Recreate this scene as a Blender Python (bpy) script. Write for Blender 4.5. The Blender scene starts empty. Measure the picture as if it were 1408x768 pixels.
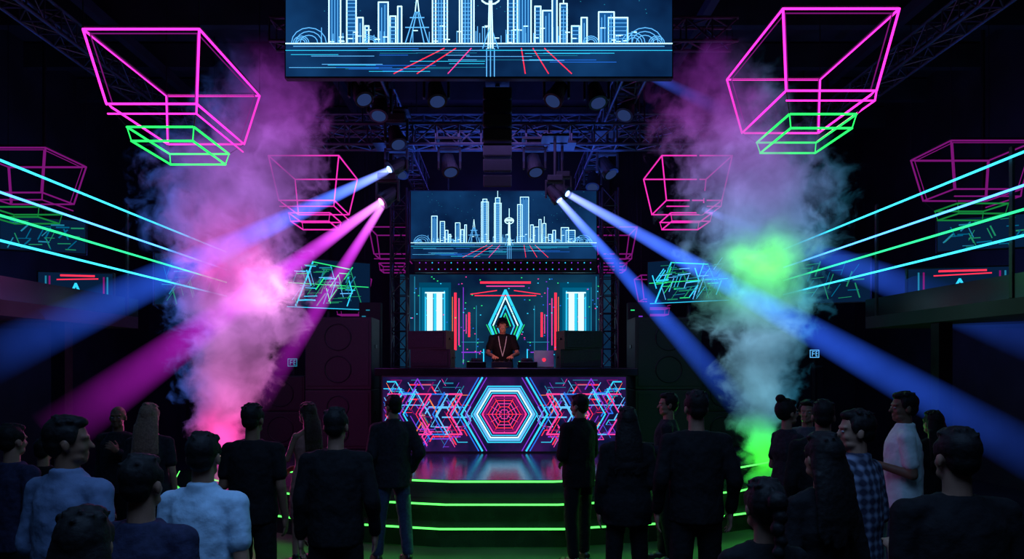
import bpy, bmesh, math, random
from mathutils import Vector, Matrix, Euler
R=random.Random(7)
sc=bpy.context.scene
F=1000.0; H=2.07
def P(u,v,d): return Vector(((u-690)/F*d, d, H+(500-v)/F*d))
V=Vector
try: sc.view_settings.view_transform='Standard'
except Exception: pass

# ------------------------------------------------------------ materials
MC={}
def pbr(name,col,rough=.6,metal=0.,var=.25,scale=8.,bump=0.,spec=.5):
    if name in MC: return MC[name]
    m=bpy.data.materials.new(name); m.use_nodes=True; nt=m.node_tree; b=nt.nodes['Principled BSDF']
    tc=nt.nodes.new('ShaderNodeTexCoord'); n=nt.nodes.new('ShaderNodeTexNoise'); n.inputs['Scale'].default_value=scale; n.inputs['Detail'].default_value=4
    nt.links.new(tc.outputs['Object'],n.inputs['Vector'])
    r=nt.nodes.new('ShaderNodeValToRGB'); r.color_ramp.elements[0].position=.3; r.color_ramp.elements[1].position=.7
    r.color_ramp.elements[0].color=(*[c*(1-var) for c in col],1); r.color_ramp.elements[1].color=(*[min(1,c*(1+var)) for c in col],1)
    nt.links.new(n.outputs['Fac'],r.inputs['Fac']); nt.links.new(r.outputs['Color'],b.inputs['Base Color'])
    b.inputs['Roughness'].default_value=rough; b.inputs['Metallic'].default_value=metal; b.inputs['Specular IOR Level'].default_value=spec
    if bump:
        bp=nt.nodes.new('ShaderNodeBump'); bp.inputs['Strength'].default_value=bump; bp.inputs['Distance'].default_value=.02
        nt.links.new(n.outputs['Fac'],bp.inputs['Height']); nt.links.new(bp.outputs['Normal'],b.inputs['Normal'])
    MC[name]=m; return m
def emi(name,col,st,samp=True):
    if name in MC: return MC[name]
    m=bpy.data.materials.new(name); m.use_nodes=True; nt=m.node_tree; nt.nodes.clear()
    o=nt.nodes.new('ShaderNodeOutputMaterial'); e=nt.nodes.new('ShaderNodeEmission')
    e.inputs['Color'].default_value=(*col,1); e.inputs['Strength'].default_value=st
    nt.links.new(e.outputs[0],o.inputs[0])
    if not samp:
        try: m.cycles.emission_sampling='NONE'
        except Exception: pass
    MC[name]=m; return m
def screenbg(name,c0,c1,st,scale=1.):
    m=bpy.data.materials.new(name); m.use_nodes=True; nt=m.node_tree; nt.nodes.clear()
    o=nt.nodes.new('ShaderNodeOutputMaterial'); e=nt.nodes.new('ShaderNodeEmission')
    tc=nt.nodes.new('ShaderNodeTexCoord'); n=nt.nodes.new('ShaderNodeTexNoise'); n.inputs['Scale'].default_value=scale; n.inputs['Detail'].default_value=3
    nt.links.new(tc.outputs['Object'],n.inputs['Vector'])
    r=nt.nodes.new('ShaderNodeValToRGB'); r.color_ramp.elements[0].position=.35; r.color_ramp.elements[1].position=.7
    r.color_ramp.elements[0].color=(*c0,1); r.color_ramp.elements[1].color=(*c1,1)
    nt.links.new(n.outputs['Fac'],r.inputs['Fac']); nt.links.new(r.outputs['Color'],e.inputs['Color']); e.inputs['Strength'].default_value=st
    nt.links.new(e.outputs[0],o.inputs[0]); return m

BLACK=pbr('black_metal',(.016,.017,.024),.45,.4)
MATTE=pbr('matte_black',(.014,.015,.02),.65)
GRILLE=pbr('speaker_grille',(.02,.02,.027),.5,.3,.5,120,.4)
ALU=pbr('dark_truss_metal',(.065,.07,.1),.4,.6)
GLOSS=pbr('gloss_black',(.01,.01,.014),.18,0,.3,5)
PINK=emi('neon_pink',(1,.03,.55),2.1)
PINKD=emi('neon_pink_dim',(.9,.03,.48),1.1)
PURD=emi('neon_purple_dim',(.5,.02,.45),.38)
GREEN=emi('neon_green',(.02,1,.12),1.8)
GREEND=emi('neon_green_dim',(.02,.6,.12),.35)
CYAN=emi('neon_cyan',(.04,.62,.95),2.2)
BLUE=emi('neon_blue',(.08,.35,1),2.8)
GREENT=emi('neon_green_tube',(.03,.9,.3),1.6)
STEPG=emi('step_green',(.1,1,.12),2.2)
aW=emi('led_white',(.5,.88,1),1.7); aC=emi('led_cyan',(.03,.6,.95),1.25); aB=emi('led_blue',(.02,.18,.9),1.0)
aP=emi('led_pink',(1,.06,.4),1.05); aR=emi('led_red',(1,.03,.08),1.3); aG=emi('led_green',(.03,.9,.25),1.0); aV=emi('led_violet',(.3,.05,.9),.8)
aO=emi('led_orange',(1,.22,.07),1.0); aT=emi('led_teal_dim',(.0,.12,.24),1.0); aN=emi('led_navy',(.002,.012,.04),1.0); aS=emi('led_skyblue',(.12,.5,1),1.2)
aGD=emi('led_green_dim',(.02,.4,.2),.6); aCD=emi('led_cyan_dim',(.02,.3,.5),.7); aF=emi('led_building_glow',(.01,.1,.32),1.0); aM=emi('led_magenta_dim',(.35,.01,.22),.6)

# ------------------------------------------------------------ mesh builder
class MB:
    def __init__(s): s.bm=bmesh.new(); s.mats=[]
    def mi(s,m):
        if m not in s.mats: s.mats.append(m)
        return s.mats.index(m)
    def _fin(s,verts,m,rot,c,bev):
        if rot is not None: bmesh.ops.rotate(s.bm,verts=verts,cent=(0,0,0),matrix=rot)
        bmesh.ops.translate(s.bm,verts=verts,vec=V(c))
        i=s.mi(m)
        if i:
            for f in set(f for v in verts for f in v.link_faces): f.material_index=i
        if bev:
            es=list(set(e for v in verts for e in v.link_edges))
            bmesh.ops.bevel(s.bm,geom=es,offset=bev,segments=2,affect='EDGES',profile=.5,clamp_overlap=True)
    def box(s,c,sz,m,bev=0,rot=None):
        vs=bmesh.ops.create_cube(s.bm,size=1)['verts']; bmesh.ops.scale(s.bm,verts=vs,vec=V(sz)); s._fin(vs,m,rot,c,bev); return s
    def sph(s,c,r,m,rot=None,seg=12):
        if not hasattr(r,'__len__'): r=(r,r,r)
        vs=bmesh.ops.create_uvsphere(s.bm,u_segments=seg,v_segments=max(5,seg//2+1),radius=1)['verts']; bmesh.ops.scale(s.bm,verts=vs,vec=V(r)); s._fin(vs,m,rot,c,0); return s
    def cyl(s,p0,p1,r0,m,r1=None,seg=12):
        p0=V(p0);p1=V(p1); r1=r0 if r1 is None else r1
        d=(p1-p0)
        if d.length<1e-6: return s
        q=d.to_track_quat('Z','Y').to_matrix(); i=s.mi(m)
        a=[s.bm.verts.new(p0+q@V((r0*math.cos(t),r0*math.sin(t),0))) for t in [2*math.pi*k/seg for k in range(seg)]]
        b=[s.bm.verts.new(p1+q@V((r1*math.cos(t),r1*math.sin(t),0))) for t in [2*math.pi*k/seg for k in range(seg)]]
        fs=[s.bm.faces.new((a[k],a[(k+1)%seg],b[(k+1)%seg],b[k])) for k in range(seg)]
        fs.append(s.bm.faces.new(a[::-1])); fs.append(s.bm.faces.new(b))
        for f in fs: f.material_index=i
        return s
    def cap(s,p0,p1,r0,m,r1=None,seg=12):
        r1=r0 if r1 is None else r1
        s.cyl(p0,p1,r0,m,r1,seg); s.sph(p0,r0,m,seg=seg); s.sph(p1,r1,m,seg=seg); return s
    def loft(s,rings,m,seg=24,M=None):
        i=s.mi(m); L=[]
        for (c,rx,ry) in rings:
            ring=[]
            for k in range(seg):
                t=2*math.pi*k/seg; p=V(c)+V((rx*math.cos(t),ry*math.sin(t),0))
                ring.append(s.bm.verts.new(M@p if M else p))
            L.append(ring)
        fs=[]
        for a,b in zip(L[:-1],L[1:]):
            fs+=[s.bm.faces.new((a[k],a[(k+1)%seg],b[(k+1)%seg],b[k])) for k in range(seg)]
        fs.append(s.bm.faces.new(L[0][::-1])); fs.append(s.bm.faces.new(L[-1]))
        for f in fs: f.material_index=i
        return s
    def prism(s,pts,z0,z1,m):
        i=s.mi(m); a=[s.bm.verts.new((x,y,z0)) for x,y in pts]; b=[s.bm.verts.new((x,y,z1)) for x,y in pts]; n=len(pts)
        fs=[s.bm.faces.new((a[k],a[(k+1)%n],b[(k+1)%n],b[k])) for k in range(n)]+[s.bm.faces.new(a[::-1]),s.bm.faces.new(b)]
        for f in fs: f.material_index=i
        return s
    def strip(s,x0,z0,x1,z1,w,m,y):
        d=V((x1-x0,0,z1-z0)); L=d.length
        if L<1e-6: return s
        d/=L; n=V((-d.z,0,d.x))*w/2; ex=w*.3 if w<.06 else 0; a=V((x0,y,z0))-d*ex; b=V((x1,y,z1))+d*ex
        f=s.bm.faces.new([s.bm.verts.new(p) for p in (a-n,b-n,b+n,a+n)]); f.material_index=s.mi(m); return s
    def mesh(s,name,smooth=False,fixn=True):
        if fixn: bmesh.ops.recalc_face_normals(s.bm,faces=s.bm.faces)
        me=bpy.data.meshes.new(name); s.bm.to_mesh(me); s.bm.free()
        for m in s.mats: me.materials.append(m)
        if smooth: me.polygons.foreach_set('use_smooth',[True]*len(me.polygons))
        return me
    def obj(s,name,parent=None,loc=(0,0,0),smooth=False,fixn=True):
        return mkobj(name,s.mesh(name,smooth,fixn),parent,loc)
def mkobj(name,me,parent=None,loc=(0,0,0)):
    o=bpy.data.objects.new(name,me); sc.collection.objects.link(o); o.location=loc
    if parent: o.parent=parent
    return o
def tag(o,label,cat,group=None):
    o['label']=label; o['category']=cat
    if group: o['group']=group
    return o
def root(name,loc,label,cat,group=None,rotz=0,scale=1):
    o=mkobj(name,None,None,loc); o.rotation_euler=(0,0,rotz); o.scale=(scale,)*3
    o.empty_display_size=.1
    return tag(o,label,cat,group)
TS=bpy.data.scenes.new('work')
def remesh(mb,voxel,smooth=2,disp=0,dsize=.1,name='m'):
    me=mb.mesh(name,fixn=False); o=bpy.data.objects.new('tmp',me); TS.collection.objects.link(o)
    m=o.modifiers.new('r','REMESH'); m.mode='VOXEL'; m.voxel_size=voxel; m.use_smooth_shade=True
    if smooth:
        q=o.modifiers.new('s','SMOOTH'); q.iterations=smooth; q.factor=.5
    if disp:
        t=bpy.data.textures.get('cl%g'%dsize) or bpy.data.textures.new('cl%g'%dsize,'CLOUDS'); t.noise_scale=dsize
        q=o.modifiers.new('d','DISPLACE'); q.texture=t; q.strength=disp; q.mid_level=.4
    vl=TS.view_layers[0]; vl.update(); dg=vl.depsgraph; dg.update(); n=bpy.data.meshes.new_from_object(o.evaluated_get(dg))
    n.name=name; mats=list(me.materials); bpy.data.objects.remove(o); bpy.data.meshes.remove(me)
    n.materials.clear()
    for x in mats[:1]: n.materials.append(x)
    n.polygons.foreach_set('use_smooth',[True]*len(n.polygons)); n.polygons.foreach_set('material_index',[0]*len(n.polygons))
    return n

# ------------------------------------------------------------ room
def struct(name,c,s,m):
    o=MB().box((0,0,0),s,m).obj(name,loc=c); o['kind']='structure'; return o
FLOOR=pbr('dark_polished_floor',(.03,.032,.036),.3,0,.4,1.5,.05)
WALL=pbr('dark_wall',(.015,.016,.026),.7,0,.5,1.3,.3)
CEIL=pbr('dark_ceiling',(.022,.024,.038),.8,0,.4,2,.2)
struct('floor',(0,7,-.05),(18,22,.1),FLOOR)
struct('ceiling',(0,7,7.85),(18,22,.1),CEIL)
struct('wall_back',(0,17.55,3.9),(18,.1,7.8),WALL)
struct('wall_left',(-8.55,7,3.9),(.1,21,7.8),WALL)
struct('wall_right',(8.55,7,3.9),(.1,21,7.8),WALL)
struct('wall_front',(0,-3.55,3.9),(18,.1,7.8),WALL)
for i,y in enumerate([5,6.6,8.2,9.8,11.4,13,14.6,16.2]):
    struct('trim_%d'%(i+1),(0,y,7.55),(17,.16,.42),CEIL)
for i,x in enumerate([-6,-3,0,3,6]):
    struct('trim_%d'%(i+20),(x,7,7.25),(.12,20,.16),CEIL)
for i,x in enumerate([-7.6,-5.9,-4.2,-2.5,2.5,4.2,5.9,7.6]):
    struct('trim_%d'%(i+60),(x,17.42,3.9),(.14,.16,7.8),WALL)
for sgn,nm in ((-1,31),(1,41)):
    struct('trim_%d'%nm,(sgn*6.77,6.4,2.64),(3.44,7.4,.16),WALL)
    struct('trim_%d'%(nm+1),(sgn*5.08,6.4,2.84),(.06,7.4,.24),GLOSS)
    for k,y in enumerate((5.2,8.6)):
        struct('trim_%d'%(nm+2+k),(sgn*5.2,y,1.28),(.16,.16,2.56),GLOSS)
    struct('door_%d'%(1 if sgn<0 else 2),(sgn*8.46,9.2,1.1),(.08,1.1,2.2),GLOSS)

# ------------------------------------------------------------ stage
st=root('stage_platform',(0,13.9,0),'black three-tier faceted stage with green lit step edges','stage')
angs=[math.radians(a) for a in (-77,-63,-49,-35,-21,-7,7,21,35,49,63,77)]
STG=pbr('stage_floor_gloss',(.035,.03,.055),.16,0,.25,3)
RIS=pbr('step_riser',(.01,.014,.014),.25,0,.3,5)
tiers=[(5.72,.0,.225),(5.41,.225,.44),(5.1,.44,.66)]
for rr,z0,z1 in tiers:
    pts=[(rr*math.sin(a),-rr*math.cos(a)) for a in angs]+[(rr*.97,2.2),(-rr*.97,2.2)]
    MB().prism(pts,z0,z1,STG if z1>.6 else RIS).obj('step' if z1<.6 else 'stage_deck',st)
    b=MB()
    for a0,a1 in zip(angs[:-1],angs[1:]):
        b.cyl(((rr+.012)*math.sin(a0),-(rr+.012)*math.cos(a0),z1-.018),((rr+.012)*math.sin(a1),-(rr+.012)*math.cos(a1),z1-.018),.0115,STEPG,seg=8)
    q=b.obj('led_edge_strip',st); q['label']='glowing green edge strip'
rs=MB().box((0,0,.205),(3.4,1.5,.41),MATTE,.01).obj('dj_riser',loc=(0,13.45,.662)); tag(rs,'low black riser behind the dj booth','stage riser')

# ------------------------------------------------------------ DJ booth
D=11.6
bo=root('dj_booth',(.04,D,.662),'black dj booth with geometric led front panel','dj booth')
MB().box((0,.5,.6),(3.8,.9,1.2),MATTE,.01).obj('body',bo)
MB().box((.03,.5,1.28),(4.2,1.1,.13),GLOSS,.015).obj('counter_top',bo)
def mir(b,x0,z0,x1,z1,w,m,y):
    b.strip(x0,z0,x1,z1,w,m,y); b.strip(-x0,z0,-x1,z1,w,m,y)
b=MB(); hw,hh=1.95,.61; cz=.61
b.box((0,.0,cz),(hw*2,.08,hh*2),MATTE)
bgm=screenbg('booth_bg',(.003,.006,.035),(.035,.008,.09),1.0,scale=3)
b.strip(-hw+.02,cz,hw-.02,cz,hh*2-.04,bgm,-.045)
k=D/1000.
def hexa(b,cx,r,m,w,y,cz=cz,fl=.98,parts=range(6)):
    for i in parts:
        a0=math.pi/3*i;a1=math.pi/3*(i+1)
        b.strip(cx+r*math.cos(a0),cz+r*fl*math.sin(a0),cx+r*math.cos(a1),cz+r*fl*math.sin(a1),w,m,y)
Rb=random.Random(3)
cx=0
for r,m,w in ((45,aC,.018),(41,aS,.035),(37.5,aW,.022),(34,aC,.015),(30,aP,.022),(26,aM,.03),(22,aR,.012),(17,aP,.012),(12,aR,.01),(7,aP,.01)):
    hexa(b,cx,r*k,m,w,-.052)
for a in range(6):
    t=math.pi/3*a; b.strip(10*k*math.cos(t),cz+10*k*math.sin(t),29*k*math.cos(t),cz+29*k*math.sin(t),.01,aR,-.05)
    t+=math.pi/6; b.strip(4*k*math.cos(t),cz+4*k*math.sin(t),22*k*math.cos(t),cz+22*k*math.sin(t),.008,aP,-.0502)
b.strip(-30*k,cz,30*k,cz,.009,aR,-.049); b.strip(0,cz-26*k,0,cz+26*k,.009,aP,-.049)
for r,m,w in ((53,aV,.015),(59,aC,.028),(64,aB,.018),(74,aP,.026),(79,aR,.01),(93,aS,.02),(98,aB,.02),(116,aP,.024),(121,aR,.01),(138,aC,.02),(143,aV,.015),(158,aP,.02)):
    h=hh-.03
    for s in (-1,1):
        tip=(s*r*k); dx=h/math.tan(math.pi/3)
        f=.55 if r>70 else 1
        b.strip(tip,cz,tip-s*dx*f,cz+h*f,w,m,-.05); b.strip(tip,cz,tip-s*dx*f,cz-h*f,w,m,-.05)
        if r>70: b.strip(tip-s*dx*f,cz+h*f,tip-s*dx*f+s*.2,cz+h*f,w,m,-.05); b.strip(tip-s*dx*f,cz-h*f,tip-s*dx*f+s*.2,cz-h*f,w,m,-.05)
for i in range(140):
    x=Rb.uniform(.55,1.93); z=Rb.uniform(-hh+.05,hh-.05); m=Rb.choice([aP,aC,aCD,aB,aB,aS,aR,aV,aV,aM,aO,aS]); w=Rb.choice([.007,.01,.013,.02])
    for j in range(Rb.randint(1,3)):
        a=Rb.choice([0,0,math.pi/3,-math.pi/3,math.pi/3,2*math.pi/3]); L=Rb.uniform(.06,.3)
        x2=x+L*math.cos(a); z2=z+L*math.sin(a)
        if abs(z2)>hh-.04 or x2>hw-.03 or x2<.5: break
        mir(b,x,cz+z,x2,cz+z2,w,m,-.0465-.00002*i); x,z=x2,z2
b.obj('led_panel',bo,loc=(0,-.01,0),fixn=False)['label']='led panel with neon hexagons and chevrons'
CT=2.007
# ------------------------------------------------------------ DJ gear
def player(x):
    r=root('dj_media_player',(x,12.05,CT),'black dj media player with jog wheel','dj player','dj players on the booth')
    MB().box((0,0,.05),(.32,.4,.1),GLOSS,.008).obj('body',r)
    MB().cyl((0,-.04,.1),(0,-.04,.125),.1,BLACK,seg=28).cyl((0,-.04,.125),(0,-.04,.13),.06,ALU,seg=24).obj('jog_wheel',r)
    MB().box((0,.13,.125),(.18,.09,.04),MATTE,.005,Euler((.4,0,0)).to_matrix()).obj('display_housing',r)
    for i in range(4): MB().cyl((-.13,-.17+.05*i,.1),(-.13,-.17+.05*i,.108),.012,aO if i%2 else aG,seg=10).obj('button',r)
player(-.42); player(.42)
r=root('dj_mixer',(0,12.05,CT),'black four-channel dj mixer with knobs','dj mixer')
MB().box((0,0,.05),(.34,.4,.1),MATTE,.008).obj('body',r)
for i in range(4):
    for j in range(3): MB().cyl((-.12+.08*i,.02+.05*j,.1),(-.12+.08*i,.02+.05*j,.122),.012,ALU,r1=.01,seg=10).obj('knob',r)
    MB().box((-.12+.08*i,-.1,.108),(.022,.014,.016),ALU).obj('fader',r)
r=root('laptop',(.69,12.0,CT),'open pale laptop standing on the dj counter','laptop',rotz=math.radians(8))
LAP=pbr('laptop_shell',(.85,.65,.72),.4,.0,.1)
MB().box((0,.1,.01),(.32,.22,.018),LAP,.004).obj('base',r)
MB().box((0,-.02,.15),(.33,.012,.27),LAP,.004,Euler((-.15,0,0)).to_matrix()).obj('lid',r)
MB().cyl((0,-.0315,.13),(0,-.036,.13),.03,aR,seg=16).obj('lid_emblem',r)
def monitor(x,z,rz,g='dj monitor speakers'):
    r=root('monitor_speaker',(x,12.0,z),'black wedge monitor speaker stacked beside the dj','speaker',g,rz)
    MB().prism([(-.34,-.2),(.34,-.2),(.3,.22),(-.3,.22)],0,.3,MATTE).obj('body',r)
    MB().box((0,-.205,.15),(.6,.012,.25),GRILLE,.004).obj('grille',r)
    for s in(-1,1): MB().box((s*.345,0,.17),(.02,.12,.03),BLACK,.005).obj('handle',r)
monitor(-1.12,CT,math.radians(-12)); monitor(-1.15,CT+.302,math.radians(-20)); monitor(1.24,CT,math.radians(12)); monitor(1.26,CT+.302,math.radians(20))

# ------------------------------------------------------------ PA stacks
def cab(x,y,z,w,h,d,lab='large black pa speaker cabinet stacked on the stage'):
    r=root('speaker_cabinet',(x,y,z),lab,'speaker','pa speaker stacks')
    MB().box((0,0,h/2),(w,d,h),MATTE,.015).obj('body',r)
    MB().box((0,-d/2-.008,h/2),(w*.92,.015,h*.9),GRILLE,.004).obj('grille',r)
    for i in range(2 if h>.7 else 1):
        b=MB()
        zz=h*(.28+.44*i) if h>.7 else h/2
        for t in range(20):
            a0=2*math.pi*t/20;a1=2*math.pi*(t+1)/20; rr=min(w,h/2 if h>.7 else h)*.36
            b.cyl((rr*math.cos(a0),-d/2-.02,zz+rr*math.sin(a0)),(rr*math.cos(a1),-d/2-.02,zz+rr*math.sin(a1)),.01,BLACK,seg=6)
        b.obj('woofer_ring',r)
    for s in(-1,1): MB().box((s*(w/2+.005),0,h*.6),(.015,.16,.06),BLACK,.004).obj('handle',r)
for s in (-1,1):
    x=-2.7 if s<0 else 2.75
    cab(x,12.4,.662,1.1,.98,.8); cab(x,12.4,1.645,1.1,1.2,.8)
    cab(s*3.75,12.7,.662,.8,.6,.7); cab(s*3.75,12.7,1.265,.8,.6,.7)

# ------------------------------------------------------------ skyline screens
BGN=screenbg('skyline_sky',(.002,.012,.05),(.006,.045,.15),1.0,scale=1.2)
def skyline(name,c,w,h,label,up):
    r=root(name,(c.x,c.y,c.z-h/2),label,'led screen','skyline led screens')
    MB().box((0,.06,h/2),(w+.04,.1,h+.04),MATTE,.01).obj('housing',r)
    b=MB(); y=-.002
    b.strip(-w/2,h/2,w/2,h/2,h,BGN,y+.001)
    rr=random.Random(11); t=w*.0027
    X=lambda f:(f-.5)*w
    Z=lambda f:f*h
    def ln(x0,z0,x1,z1,m=aS,q=1.): b.strip(X(x0),Z(z0),X(x1),Z(z1),t*q,m,y-.001-rr.random()*.002)
    base=.24
    def bld(x0,x1,top,kind=0,m=aS):
        b.strip(X(x0),Z((base+top)/2),X(x1),Z((base+top)/2),Z(top-base),aF,y-.0003-rr.random()*.0003)  # flat blue fill painted as glow from the bright outlines
        ln(x0,base,x0,top,aW,1.3);ln(x1,base,x1,top,aW,1.3);ln(x0,top,x1,top,aW,1.3)
        n=max(1,int((x1-x0)/.007))
        for i in range(1,n): 
            xx=x0+(x1-x0)*i/n
            if kind!=1: ln(xx,base,xx,top-.02*(i%2+1),m,.7)
        if kind>=1:
            zz=base+.03
            while zz<top: ln(x0,zz,x1,zz,m,.6); zz+=.028
        if kind==2: ln((x0+x1)/2,top,(x0+x1)/2,top+.1,aW,1)
    bld(.112,.142,.63,0);bld(.158,.182,.55,1);bld(.185,.2,.42,0);bld(.205,.215,.36,1)
    bld(.24,.265,.53,0);bld(.27,.285,.43,1);bld(.29,.3,.5,0)
    for q in (0,.012): ln(.31+q,base,.335+q*.3,.46);ln(.37-q,base,.345-q*.3,.46)
    ln(.335,.46,.34,.58,aW);ln(.345,.46,.34,.58,aW);ln(.31,.35,.37,.35);ln(.322,.42,.358,.42)
    bld(.38,.418,.84,1);bld(.388,.41,.88,0);bld(.45,.487,.82,0);bld(.456,.48,.9,2)
    for q in (-.006,0,.006): ln(.53+q,.2,.53+q*.5,.54,aW,1.3)
    ln(.51,.2,.527,.34);ln(.55,.2,.533,.34)
    for i in range(12):
        a0=2*math.pi*i/12;a1=2*math.pi*(i+1)/12
        ln(.53+.024*math.cos(a0),.56+.045*math.sin(a0),.53+.024*math.cos(a1),.56+.045*math.sin(a1),aW,1.6)
    ln(.508,.56,.552,.56,aW,2.4);ln(.512,.58,.548,.58,aW,1.8);ln(.53,.6,.53,.74,aW,1.4)
    bld(.575,.6,.8,1);bld(.59,.635,.91,0);bld(.645,.66,.5,1);bld(.665,.69,.47,0);bld(.69,.702,.58,0);bld(.71,.728,.52,2)
    bld(.74,.76,.36,1);bld(.765,.78,.42,0);bld(.81,.85,.46,0);bld(.835,.885,.42,1)
    for cx,rd in ((.06,.045),(.04,.02),(.93,.045),(.9,.03),(.96,.02),(.22,.02),(.79,.02)):
        for q in (1,.75,.5):
            for i in range(8):
                a0=math.pi*i/8;a1=math.pi*(i+1)/8
                ln(cx+rd*q*math.cos(a0),base+rd*2.4*q*math.sin(a0),cx+rd*q*math.cos(a1),base+rd*2.4*q*math.sin(a1),aS,.8)
    for i in range(70):
        x=rr.uniform(.08,.9); z=base+rr.uniform(0,.12); ln(x,base,x,z,aS,.7); 
        if i%2: ln(x,z,min(.93,x+.012),z,aW,1)
    ln(.0,.235,1,.235,aW,1.2);ln(.02,.215,.98,.215,aS,.7);ln(.0,.185,1,.185,aC,.6)
    for i in range(34):
        z=rr.uniform(.02,.2);x=rr.uniform(0,.8);ln(x,z,x+rr.uniform(.05,.2),z,rr.choice([aC,aB,aS,aCD]),.5)
    for x0,x1 in ((.38,.28),(.41,.34),(.45,.42),(.61,.68),(.58,.62),(.64,.74)):
        ln(x0+.03,.2,x1,.02,aR if x0!=.45 else aP,1.0)
    for q in(-.01,0,.01): ln(.53+q,.0,.53+q,.2,aS,.9)
    for i in range(90):
        x,z=rr.random(),rr.uniform(.45,.99); b.strip(X(x)-t*.3,Z(z),X(x)+t*.3,Z(z),t*.7,aCD,y-.0005)
    b.obj('display_picture',r,fixn=False)
    for s in(-1,1): MB().cyl((s*w*.3,.1,h),(s*w*.3,.1,up-(c.z-h/2)),.015,BLACK).obj('hanging_bracket',r)
d=8.6; k=d/1000
c=P(658.5,105,d); w=531*k; h=192*k
skyline('led_screen',V((c.x,c.y,c.z+h/2)),w,h,'huge hanging led screen showing blue neon city skyline',7.78)
d=11.9; k=d/1000
c=P(692.5,309,d)
skyline('led_screen',c,255*k,93*k,'smaller led screen with blue city skyline above the dj',5.84)

# ------------------------------------------------------------ DJ backdrop
d=14.6; k=d/1000; uc,vc=695,505
r=root('led_backdrop_wall',(P(uc,505,d).x,d,.664),'wide led wall with cyan diamond and red bars behind dj','led wall')
z0=P(uc,505,d).z-.664
MB().box((0,.1,z0/2+.95),(4.3,.12,z0+1.9),MATTE,.01).obj('housing',r)
b=MB()
TL=screenbg('backdrop_bg',(.002,.01,.04),(.006,.05,.1),1.0,scale=.9)
b.strip(-2.12,z0+.92,2.12,z0+.92,1.9,TL,.03)
def px(u0,v0,u1,v1,w,m,o=0): b.strip((u0-uc)*k,z0+(505-v0)*k,(u1-uc)*k,z0+(505-v1)*k,w*k,m,.02-o)
aT2=emi('led_teal_faint',(.0,.06,.13),1.0)
for s in (-1,1):
    def q(a,v0,bb,v1,w,m,o=0): px(uc+s*a,v0,uc+s*bb,v1,w,m,o)
    q(97,388,97,496,44,aT2,-.004); q(97,395,97,488,37,aT,-.003); q(97,401,97,482,30,aCD,-.001)  # widening dim bands painted as a halo around the bright windows
    q(104,402,104,478,8,aW,.002); q(91,402,91,478,8,aW,.002); q(97,404,97,474,3,aC,.002); q(110,408,110,480,1.5,aC); q(84,400,84,482,1.5,aC)
    q(84,402,110,402,2,aW); q(84,410,110,410,1.5,aC)
    q(69,403,69,480,3.5,aR); q(64,410,64,474,1.4,aP); q(50,430,50,462,3,aR); q(73,408,73,470,1,aO);q(54,432,54,458,1,aP)
    q(0,399,22,446,3.6,aC);q(22,446,0,500,3.2,aC);q(0,408,17,447,1.8,aW);q(17,447,0,490,1.6,aG);q(0,420,12,448,2,aC);q(12,448,0,478,1.5,aC)
    q(0,430,7,448,1.2,aG);q(26,446,14,470,1,aG)
    q(0,388,34,388,3,aR);q(0,393,26,393,1.4,aP);q(12,399,48,404,1.2,aR);q(0,406,42,406,1.4,aR)
    q(40,420,40,500,1,aCD);q(30,470,60,470,1,aCD);q(118,395,118,500,1.2,aCD);q(125,380,125,500,1.2,aCD);q(58,395,58,500,1,aV)
    q(30,480,30,500,1.5,aC);q(35,484,60,484,1.5,aV)
rr=random.Random(5)
for i in range(150):
    u=uc+rr.uniform(-138,138);v=rr.uniform(380,502); px(u-.5,v,u+.5,v,1.2,rr.choice([aV,aC,aB,aP,aG]),.001)
b.obj('display_picture',r,fixn=False)

pz=P(695,366,13.6)
r=root('light_bar',(pz.x,13.6,pz.z),'perforated black light bar with tiny violet lamps','light bar')
MB().box((0,0,0),(3.4,.1,.24),BLACK,.01).obj('housing',r)
b=MB()
for i in range(28):
    for j in range(2): b.sph((-1.6+i*.118,-.055,-.06+.12*j),.012,aV if (i+j)%3 else aC,seg=6)
q=b.obj('lamp_dots',r); q['kind']='stuff'
for s in(-1,1): MB().cyl((s*1.46-pz.x,0,.12),(s*1.46-pz.x,0,5.49-pz.z),.018,BLACK).obj('hanging_bracket',r)

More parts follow.
